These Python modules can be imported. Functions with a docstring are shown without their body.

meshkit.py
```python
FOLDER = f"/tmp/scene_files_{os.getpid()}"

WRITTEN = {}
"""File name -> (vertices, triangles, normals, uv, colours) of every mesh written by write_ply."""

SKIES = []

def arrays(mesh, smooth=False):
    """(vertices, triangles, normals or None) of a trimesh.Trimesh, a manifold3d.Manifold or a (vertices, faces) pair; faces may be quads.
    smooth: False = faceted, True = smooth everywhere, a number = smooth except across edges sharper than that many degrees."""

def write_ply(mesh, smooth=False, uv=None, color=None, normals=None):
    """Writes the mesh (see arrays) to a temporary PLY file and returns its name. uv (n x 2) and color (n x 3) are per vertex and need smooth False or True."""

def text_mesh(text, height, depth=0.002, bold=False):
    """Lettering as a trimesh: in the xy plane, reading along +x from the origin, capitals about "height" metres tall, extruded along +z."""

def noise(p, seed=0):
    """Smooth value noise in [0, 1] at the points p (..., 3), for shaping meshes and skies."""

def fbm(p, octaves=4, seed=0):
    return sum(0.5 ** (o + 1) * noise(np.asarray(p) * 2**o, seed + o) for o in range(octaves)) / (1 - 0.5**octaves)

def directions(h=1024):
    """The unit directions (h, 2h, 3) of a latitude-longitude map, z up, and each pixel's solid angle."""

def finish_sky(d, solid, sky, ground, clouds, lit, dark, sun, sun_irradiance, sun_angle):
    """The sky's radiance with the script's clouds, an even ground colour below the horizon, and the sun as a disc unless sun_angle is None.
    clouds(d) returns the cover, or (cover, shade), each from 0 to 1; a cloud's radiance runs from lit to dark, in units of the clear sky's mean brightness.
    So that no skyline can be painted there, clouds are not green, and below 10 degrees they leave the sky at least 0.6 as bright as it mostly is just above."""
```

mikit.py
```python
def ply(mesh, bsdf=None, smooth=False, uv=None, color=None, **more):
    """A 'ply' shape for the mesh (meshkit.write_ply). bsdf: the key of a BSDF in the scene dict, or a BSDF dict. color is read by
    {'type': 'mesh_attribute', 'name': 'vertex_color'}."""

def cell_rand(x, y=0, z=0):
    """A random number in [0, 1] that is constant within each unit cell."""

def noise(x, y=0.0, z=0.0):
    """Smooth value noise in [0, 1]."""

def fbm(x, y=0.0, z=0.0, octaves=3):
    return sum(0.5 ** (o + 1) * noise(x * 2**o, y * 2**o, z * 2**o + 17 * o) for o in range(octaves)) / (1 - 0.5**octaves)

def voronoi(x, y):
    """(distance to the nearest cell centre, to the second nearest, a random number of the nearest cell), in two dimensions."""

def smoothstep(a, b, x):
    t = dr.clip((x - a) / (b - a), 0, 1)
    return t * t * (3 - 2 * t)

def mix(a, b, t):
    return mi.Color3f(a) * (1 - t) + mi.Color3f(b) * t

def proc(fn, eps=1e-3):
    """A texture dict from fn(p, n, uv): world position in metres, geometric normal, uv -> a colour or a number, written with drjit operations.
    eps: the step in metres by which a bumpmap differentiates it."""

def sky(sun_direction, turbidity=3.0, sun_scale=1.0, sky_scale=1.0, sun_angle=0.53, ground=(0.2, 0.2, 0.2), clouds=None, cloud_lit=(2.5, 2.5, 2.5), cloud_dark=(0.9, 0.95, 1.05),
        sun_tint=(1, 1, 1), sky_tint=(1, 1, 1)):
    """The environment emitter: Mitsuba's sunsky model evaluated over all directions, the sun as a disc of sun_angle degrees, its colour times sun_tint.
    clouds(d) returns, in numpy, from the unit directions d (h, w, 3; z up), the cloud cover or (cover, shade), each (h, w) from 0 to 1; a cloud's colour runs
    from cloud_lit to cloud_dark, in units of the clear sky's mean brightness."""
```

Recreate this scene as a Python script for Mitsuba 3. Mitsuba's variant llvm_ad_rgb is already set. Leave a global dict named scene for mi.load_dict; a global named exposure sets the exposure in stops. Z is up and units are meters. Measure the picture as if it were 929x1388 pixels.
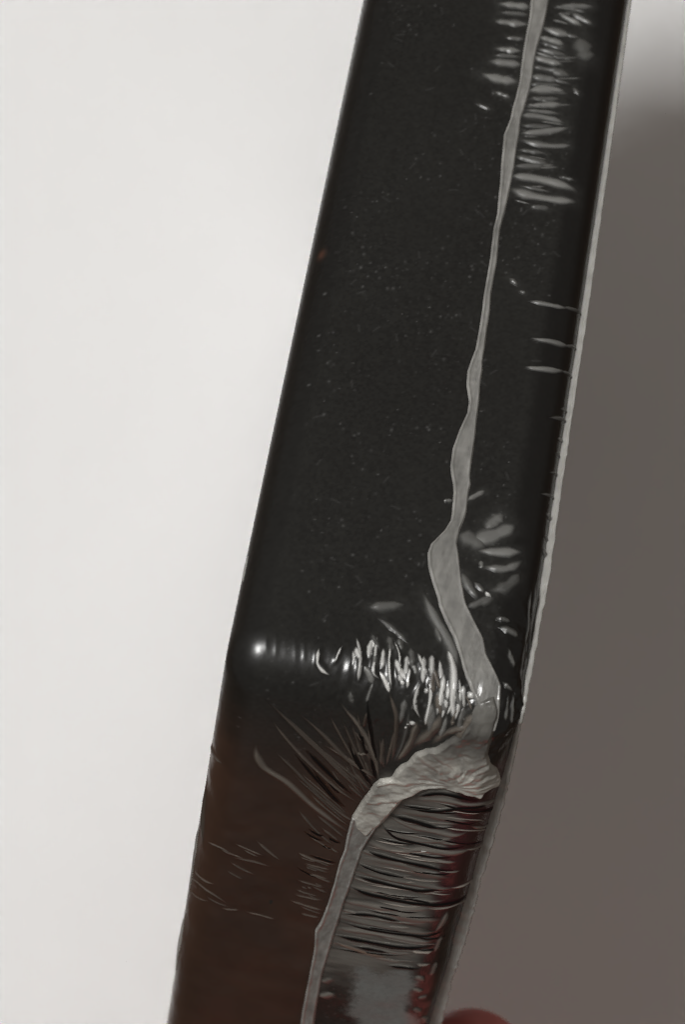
"""A shrink-wrapped black box held over a white sheet, seen on its corner edge. Box frame in metres: x across the
narrow side walls, y/z in the plane of the broad faces; the corner edge is the x axis."""
import math
import numpy as np, trimesh, manifold3d as m3
import mitsuba as mi, mikit, meshkit
from shapely.geometry import Polygon, Point
from shapely import contains_xy, distance, points as shp_points, prepare
from scipy.spatial.transform import Rotation as R

scene, labels = {}, {}
T4 = mi.ScalarTransform4f
HC = 0.705                      # camera height above the table

# ---- camera -------------------------------------------------------------------------------------------------------
FPX = 4823.88                   # focal length in pixels of the 929 px wide frame
scene['camera'] = {'type': 'thinlens', 'fov': 2*math.degrees(math.atan(464.5/FPX)), 'fov_axis': 'x', 'near_clip': 0.02, 'far_clip': 60.0,
                   'aperture_radius': 0.0019, 'focus_distance': 0.495,
                   'to_world': T4().look_at(origin=[0, 0, HC], target=[0, 0, 0], up=[0, 1, 0])}
# ---- light: one square ceiling lamp up and to the left, a dim even room --------------------------------------------
exposure = 0.0
LDIR = np.array([-0.34, 0.325, 1.0]); LDIR /= np.linalg.norm(LDIR)
LPOS = np.array([0, 0, .15]) + LDIR*2.3
scene['ceiling_lamp'] = {'type': 'rectangle', 'to_world': T4().look_at(origin=LPOS.tolist(), target=[0, 0, .15], up=[0, 1, 0]).scale([.26, .26, 1]),
                         'emitter': {'type': 'area', 'radiance': {'type': 'rgb', 'value': [55.5, 55.2, 54.2]}}}
labels['ceiling_lamp'] = {'label': 'square white ceiling lamp lit above and left of the black box', 'category': 'lamp'}
scene['room_light'] = {'type': 'constant', 'radiance': {'type': 'rgb', 'value': [.188, .168, .151]}}

# ---- materials ----------------------------------------------------------------------------------------------------
from mikit import noise, fbm, mix, smoothstep
def principled(color, rough, **k): return {'type': 'twosided', 'bsdf': {'type': 'principled', 'base_color': color, 'roughness': rough, **k}}
def rgb(*v): return {'type': 'rgb', 'value': list(v)}
scene['m_table'] = principled(mikit.proc(lambda p, n, uv: mix((.79, .79, .79), (.76, .76, .76), fbm(p.x*14, p.y*14, 3.0, 3))), .55, specular=.3)
scene['m_card'] = principled(rgb(.012, .012, .011), .35)
scene['m_film'] = principled({'type': 'mesh_attribute', 'name': 'vertex_color'}, .29, specular=.42, clearcoat=.5, clearcoat_gloss=.82)
VC = {'type': 'mesh_attribute', 'name': 'vertex_color'}
scene['m_seam'] = principled(VC, .30, specular=.5, clearcoat=.6, clearcoat_gloss=.8)
scene['m_lump'] = principled(VC, .26, specular=.5, clearcoat=.5, clearcoat_gloss=.85)
scene['m_fin'] = principled(mikit.proc(lambda p, n, uv: mix((.24, .235, .22), (.36, .355, .335), fbm(p.x*500, p.y*500, p.z*500, 2))), .4)
scene['m_crease'] = principled({'type': 'mesh_attribute', 'name': 'vertex_color'}, .36, specular=.4)
scene['m_groove'] = principled({'type': 'mesh_attribute', 'name': 'vertex_color'}, .5, specular=.12)  # near-black strips that paint in the dark of narrow grooves
scene['m_glint'] = principled({'type': 'mesh_attribute', 'name': 'vertex_color'}, .2, specular=.6)  # bright-coloured folds that paint in glints at the corner
scene['m_sliver'] = {'type': 'principledthin', 'base_color': rgb(.72, .72, .70), 'roughness': .3, 'diff_trans': 1.3}
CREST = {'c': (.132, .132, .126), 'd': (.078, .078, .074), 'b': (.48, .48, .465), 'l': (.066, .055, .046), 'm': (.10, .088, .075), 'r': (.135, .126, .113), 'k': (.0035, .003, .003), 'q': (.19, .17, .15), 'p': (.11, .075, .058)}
scene['m_skin'] = principled(mikit.proc(lambda p, n, uv: mix((.54, .13, .115), (.60, .17, .145), fbm(p.x*260, p.y*260, p.z*260, 3))), .5, specular=.4)
scene['m_sleeve'] = principled(rgb(.03, .03, .034), .8)
scene['m_nail'] = principled(rgb(.52, .27, .23), .25)
scene['m_wood'] = principled(mikit.proc(lambda p, n, uv: mix((.05, .034, .024), (.085, .058, .04), fbm(p.x*6, p.y*110, 2.0, 3))), .4)

# ---- geometry of the box ------------------------------------------------------------------------------------------
POSE = [0.16506429666869676, -0.012987500366352548, -0.1918487739882074, 0.004041086981326828, -0.023504735176824516, -0.4661013361175969]
ROT = R.from_rotvec(POSE[:3]).as_matrix(); TR = np.array(POSE[3:]) + [0, 0, HC]
W2, RC, RE = .020, .0065, .005          # half thickness, corner radius, edge radius
LU, LL = .19, .150                      # lengths of the two side walls that meet at the corner
c = math.sqrt(.5)
U, L, NU, NL = (np.array(v) for v in ([0, c, -c], [0, -c, -c], [0, c, c], [0, -c, c]))
Q = RC*math.pi/4; HW = W2-RE; TMAX = HW+RE*math.pi/2
def to_world(P): return np.asarray(P)@ROT.T+TR
def surf(s, t, h=0.):
    """The wrapped surface: s along the two walls (0 at the corner, + on the black wall), t across; h lifts off it. All in metres."""
    s, t = np.broadcast_arrays(np.asarray(s, float), np.asarray(t, float))
    a = np.clip(s/RC, -math.pi/4, math.pi/4)
    n = np.stack([0*a, np.sin(a), np.cos(a)], -1)
    base = np.array([0, 0, -RC/c])+n*RC+np.maximum(s-Q, 0)[..., None]*U+np.maximum(-s-Q, 0)[..., None]*L
    ph = np.clip((np.abs(t)-HW)/RE, 0, math.pi/2)
    X = np.array([1., 0, 0])
    N = n*np.cos(ph)[..., None]+X*(np.sign(t)*np.sin(ph))[..., None]
    return base-n*RE+X*np.clip(t, -HW, HW)[..., None]+N*(RE+np.asarray(h, float))[..., None] if np.ndim(h) else base-n*RE+X*np.clip(t, -HW, HW)[..., None]+N*(RE+h)
def grid_faces(nr, nc, wrap=False):
    i, j = np.meshgrid(np.arange(nr-1), np.arange(nc if wrap else nc-1), indexing='ij')
    a, b = i*nc+j, i*nc+(j+1) % nc
    return np.stack([a, b, b+nc, a+nc], -1).reshape(-1, 4)
def tris(q): return np.vstack([q[:, [0, 1, 2]], q[:, [0, 2, 3]]])
def resample(pl, n):
    pl = np.asarray(pl, float); d = np.r_[0, np.cumsum(np.linalg.norm(np.diff(pl, axis=0), axis=1))]
    x = np.linspace(0, d[-1], n)
    if len(pl) > 2:
        from scipy.interpolate import PchipInterpolator
        return np.stack([PchipInterpolator(d, pl[:, k])(x) for k in (0, 1)], 1), d[-1]
    return np.stack([np.interp(x, d, pl[:, k]) for k in (0, 1)], 1), d[-1]
counts = {}
def key(name):
    n = counts.get(name, 0); counts[name] = n+1
    return name if n == 0 else f'{name}_{n:03d}'
rng = np.random.default_rng(7)

# ---- wrinkles of the film, measured on the box in millimetres: [kind, width, [[along, across], ...]] ----
UP=[['d',0.58,[[118.24,7.75],[117.62,11.22]]],['d',0.48,[[115.95,7.24],[115.46,10.01]]],['d',0.58,[[109.61,7.36],[110.34,11.31]]],['d',0.58,[[106.58,7.29],[107.71,11.62]]],['d',0.58,[[104.1,6.94],[104.67,11.99]]],['d',0.48,[[101.11,6.87],[102.0,11.42]]],['d',0.48,[[96.32,7.14],[96.58,10.98]]],['d',0.48,[[113.75,1.21],[114.43,4.95]]],['d',0.48,[[122.56,0.74],[123.19,4.87]]],['c',0.87,[[124.36,0.51],[124.85,4.66]]],['c',0.87,[[120.83,0.68],[121.36,4.98]]],['d',0.58,[[117.94,2.59],[118.25,4.92]]],['c',0.77,[[115.29,1.24],[115.74,4.68]]],['c',0.87,[[112.4,0.72],[112.9,4.92]]],['c',1.16,[[109.51,0.09],[109.23,2.48],[109.39,4.81]]],['d',0.58,[[106.44,2.17],[105.94,4.25]]],['d',0.48,[[103.6,-0.13],[103.04,1.73]]],['c',0.68,[[126.32,9.61],[127.52,14.38]]],['c',0.68,[[124.51,9.83],[123.22,13.17]]],['c',0.68,[[125.19,11.8],[124.06,14.55]]],['c',0.87,[[121.31,7.71],[120.83,11.74]]],['c',0.77,[[119.07,7.42],[118.57,10.77]]],['d',0.68,[[116.9,7.35],[116.64,11.56]]],['c',0.77,[[115.01,7.14],[114.66,11.01]]],['d',0.68,[[112.92,7.28],[112.98,10.99]]],['c',0.77,[[111.07,7.18],[111.25,10.75]]],['c',0.97,[[108.03,7.11],[108.95,9.46],[109.28,11.88]]],['c',0.77,[[105.08,7.26],[105.76,9.29],[106.66,12.2]]],['c',0.87,[[102.92,6.97],[103.3,9.6],[103.05,12.63]]],['c',0.68,[[99.56,7.17],[100.71,10.47],[102.24,13.51]]],['c',0.77,[[98.37,7.11],[98.15,10.23],[99.0,14.11]]],['d',0.77,[[94.99,7.09],[94.89,8.98],[94.54,11.56]]],['d',0.68,[[92.93,7.02],[94.0,11.18]]],['c',0.87,[[91.03,6.94],[91.36,11.07],[90.65,16.24]]],['c',0.97,[[88.48,7.15],[88.04,10.49],[88.6,16.15]]],['d',0.58,[[85.85,10.33],[86.14,12.59]]],['d',0.39,[[92.61,13.67],[92.44,15.67]]],['d',1.55,[[120.16,13.3],[116.7,14.72]]],['d',0.48,[[110.35,13.66],[109.35,14.45]]],['d',0.87,[[113.05,9.52],[112.74,12.37]]],['d',0.48,[[71.83,8.86],[70.99,9.93]]],['d',0.39,[[69.89,10.5],[69.67,11.28]]],['d',0.33,[[106.97,7.58],[106.69,10.07]]],['d',0.29,[[105.46,7.33],[105.39,10.11]]],['d',0.22,[[102.58,9.55],[102.75,13.0]]],['d',0.36,[[126.29,10.37],[126.08,13.28]]],['d',0.37,[[89.43,8.1],[89.39,12.49]]],['d',0.39,[[121.01,10.19],[120.66,13.13]]],['d',0.26,[[117.78,8.77],[118.13,11.19]]],['d',0.23,[[99.07,7.33],[99.38,9.42]]],['d',0.22,[[111.36,10.2],[112.54,14.24]]],['d',0.25,[[93.31,9.89],[94.33,13.06]]],['d',0.29,[[89.67,9.75],[90.15,11.43]]],['d',0.24,[[115.95,9.73],[115.9,12.48]]],['d',0.23,[[105.74,10.08],[106.96,13.57]]],['d',0.31,[[100.17,8.05],[100.53,10.69]]],['d',0.31,[[87.35,7.62],[88.12,10.73]]],['d',0.21,[[96.49,7.34],[96.53,10.33]]],['d',0.35,[[95.14,8.23],[95.33,11.25]]],['d',0.27,[[124.7,9.51],[125.04,11.29]]],['d',0.37,[[126.01,8.9],[126.13,11.89]]],['d',0.38,[[111.5,9.07],[111.12,12.81]]],['d',0.23,[[86.52,7.78],[86.31,9.89]]],['d',0.37,[[108.45,9.61],[109.02,12.71]]],['d',0.27,[[114.44,9.08],[115.71,12.96]]],['d',0.22,[[106.41,8.94],[106.75,11.16]]],['d',0.26,[[123.22,8.97],[122.96,11.12]]],['d',0.36,[[115.61,9.8],[116.55,13.48]]],['d',0.26,[[100.89,8.06],[101.76,11.36]]],['d',0.24,[[91.02,8.31],[92.19,12.27]]],['d',0.22,[[125.07,10.25],[126.35,13.42]]],['d',0.31,[[93.12,8.5],[94.57,12.37]]]]
TEETH=[['c',0.53,[[68.52,12.17],[68.51,15.39],[69.0,17.59]]],['d',0.34,[[68.84,17.08],[69.86,19.4],[71.52,22.57]]],['c',0.53,[[61.83,13.23],[62.01,16.21],[62.84,18.96]]],['d',0.34,[[62.54,18.35],[65.0,22.28]]],['c',0.53,[[56.57,13.14],[56.89,15.87],[58.28,18.81]]],['d',0.34,[[57.97,18.37],[59.7,22.28]]],['d',0.39,[[49.03,17.42],[51.95,22.28]]],['c',0.39,[[47.01,20.04],[48.28,22.28]]],['d',0.29,[[51.93,19.41],[53.58,22.28]]],['d',0.29,[[36.07,18.0],[38.5,22.57]]],['c',0.48,[[33.8,19.91],[34.42,22.28]]],['c',0.48,[[30.32,20.5],[30.75,22.28]]],['c',0.58,[[27.91,20.46],[28.3,22.57]]],['d',0.29,[[40.48,19.08],[42.58,22.57]]],['d',0.29,[[44.11,19.64],[45.84,22.57]]]]
FAN=[['c',1.06,[[28.31,11.19],[30.56,12.74]]],['c',1.35,[[25.9,9.98],[26.85,11.89],[28.94,14.38]]],['c',0.87,[[24.09,10.73],[24.46,13.33],[25.2,16.11]]],['c',0.77,[[21.67,11.97],[21.8,14.08],[23.76,16.52]]],['d',0.97,[[17.89,13.08],[18.94,14.96],[21.26,16.43]]],['d',1.64,[[25.65,7.88],[25.3,9.55],[24.62,10.87]]],['c',0.53,[[31.95,8.04],[33.95,10.03]]],['d',0.77,[[19.74,8.99],[17.93,10.15],[16.42,11.46]]],['b',0.68,[[16.95,12.7],[17.39,13.04]]],['c',0.39,[[22.34,11.17],[21.41,11.4]]],['d',0.77,[[14.8,10.77],[16.78,13.52]]],['d',0.39,[[31.09,4.98],[31.33,5.97]]],['c',0.48,[[18.73,10.95],[17.78,12.08]]],['d',0.39,[[20.31,18.96],[15.65,19.28],[11.06,19.63]]],['d',0.39,[[22.18,19.9],[16.45,20.46],[10.7,20.87]]],['d',0.39,[[12.08,19.36],[6.29,19.63]]],['d',0.58,[[9.43,16.77],[7.01,17.88]]],['d',0.48,[[4.09,16.77],[3.56,18.34]]],['d',0.68,[[12.49,15.29],[12.2,17.54]]],['d',0.48,[[13.72,14.43],[13.73,16.16]]],['d',0.48,[[3.14,18.86],[-2.41,19.48]]],['d',0.39,[[2.22,17.94],[-1.3,18.18]]]]
CORNER=[['b',0.39,[[2.5,9.53],[0.04,9.71],[-2.73,9.54]]],['b',0.39,[[5.39,7.88],[2.8,8.49]]],['b',0.39,[[2.39,11.53],[-0.48,12.19]]],['b',0.39,[[4.98,3.57],[2.36,3.72]]],['b',0.39,[[5.42,0.33],[2.74,0.57]]],['b',0.39,[[5.49,5.78],[1.86,6.28]]],['c',0.48,[[-1.25,8.47],[-7.2,8.42]]],['c',0.48,[[-1.99,10.2],[-6.57,10.13]]],['c',0.48,[[-0.46,12.28],[-4.08,12.16]]],['m',0.97,[[-9.72,6.75],[-5.23,8.65],[-1.94,9.4]]],['m',0.87,[[-8.37,9.37],[-4.68,11.26],[-2.96,13.75]]],['m',0.87,[[-5.88,12.02],[-1.07,13.39]]],['m',0.58,[[-14.09,5.3],[-7.91,6.51],[-4.2,6.61]]],['c',0.87,[[15.22,4.28],[12.43,5.79],[9.02,8.16],[5.33,10.17]]],['d',0.87,[[11.5,-2.29],[12.0,-0.66],[12.94,1.8]]],['d',0.48,[[10.05,-0.77],[8.93,1.1],[7.39,3.21]]],['d',0.48,[[10.44,6.57],[8.31,7.66]]],['b',0.68,[[1.09,12.47],[1.79,13.03]]],['b',0.58,[[-4.6,5.87],[-4.17,6.21]]],['b',0.58,[[11.75,8.58],[9.71,9.56],[6.91,10.85]]],['c',0.48,[[-4.91,4.42],[-1.04,4.37]]],['c',0.58,[[-4.49,8.24],[-0.82,7.99]]],['d',0.39,[[-1.98,5.14],[-8.33,5.36],[-14.27,4.82]]],['b',0.25,[[4.24,-3.63],[3.35,-3.33],[2.46,-3.26]]],['b',0.5,[[4.14,2.18],[2.92,2.95],[1.8,3.93]]],['m',0.39,[[3.78,7.46],[2.63,8.0],[1.53,8.65]]],['c',0.47,[[-0.15,9.2],[-0.79,9.58],[-1.48,9.84]]],['c',0.37,[[-1.16,12.24],[-1.67,12.23],[-2.13,12.58]]],['c',0.47,[[2.4,-1.65],[1.5,-0.9],[0.55,-0.35]]],['b',0.25,[[4.86,3.52],[4.38,3.85],[3.9,4.11]]],['b',0.41,[[1.22,6.97],[0.91,6.93],[0.59,6.89]]],['d',0.51,[[6.33,3.88],[4.95,4.22],[3.61,4.42]]],['m',0.52,[[3.43,7.36],[2.15,7.36],[0.98,7.72]]],['d',0.4,[[1.51,8.81],[0.61,9.67],[-0.35,10.34]]],['m',0.51,[[0.79,8.29],[-0.53,8.73],[-1.88,9.38]]],['d',0.41,[[-1.27,-2.91],[-2.03,-2.74],[-2.77,-2.35]]],['d',0.35,[[-0.68,5.67],[-1.24,5.73],[-1.89,5.43]]],['d',0.32,[[4.44,7.18],[3.85,7.19],[3.3,7.34]]],['m',0.29,[[-0.5,11.5],[-1.68,11.12],[-2.92,11.07]]],['b',0.41,[[2.16,0.42],[1.05,1.34],[-0.11,2.07]]],['d',0.44,[[7.19,-1.43],[6.27,-0.89],[5.36,-0.3]]],['d',0.5,[[7.49,2.31],[6.8,2.49],[6.12,2.79]]],['d',0.4,[[3.22,2.81],[2.64,3.03],[2.12,3.48]]],['b',0.52,[[6.45,-1.26],[5.05,-1.41],[3.79,-1.3]]],['c',0.42,[[3.78,4.41],[3.38,4.88],[2.92,5.02]]],['c',0.43,[[4.08,-0.45],[3.61,-0.52],[3.22,-0.29]]],['d',0.45,[[7.58,0.71],[6.25,1.17],[4.89,1.44]]],['b',0.33,[[1.21,10.87],[-0.14,10.64],[-1.62,10.19]]],['b',0.29,[[6.36,-1.48],[5.85,-1.13],[5.26,-1.13]]],['b',0.37,[[-4.49,5.43],[-5.19,5.49],[-6.04,5.21]]],['m',0.22,[[1.4,11.93],[0.46,12.75],[-0.53,13.34]]],['c',0.42,[[0.96,13.4],[0.54,13.66],[0.09,13.72]]],['b',0.38,[[4.77,-3.3],[4.02,-3.05],[3.37,-2.45]]],['b',0.39,[[2.1,2.96],[1.6,3.3],[1.12,3.68]]],['c',0.24,[[0.56,-0.18],[-0.76,-0.45],[-2.15,-0.6]]],['m',0.39,[[-2.56,10.84],[-2.88,11.13],[-3.31,11.07]]],['c',0.52,[[1.86,10.41],[0.71,11.23],[-0.46,12.1]]]]
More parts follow.
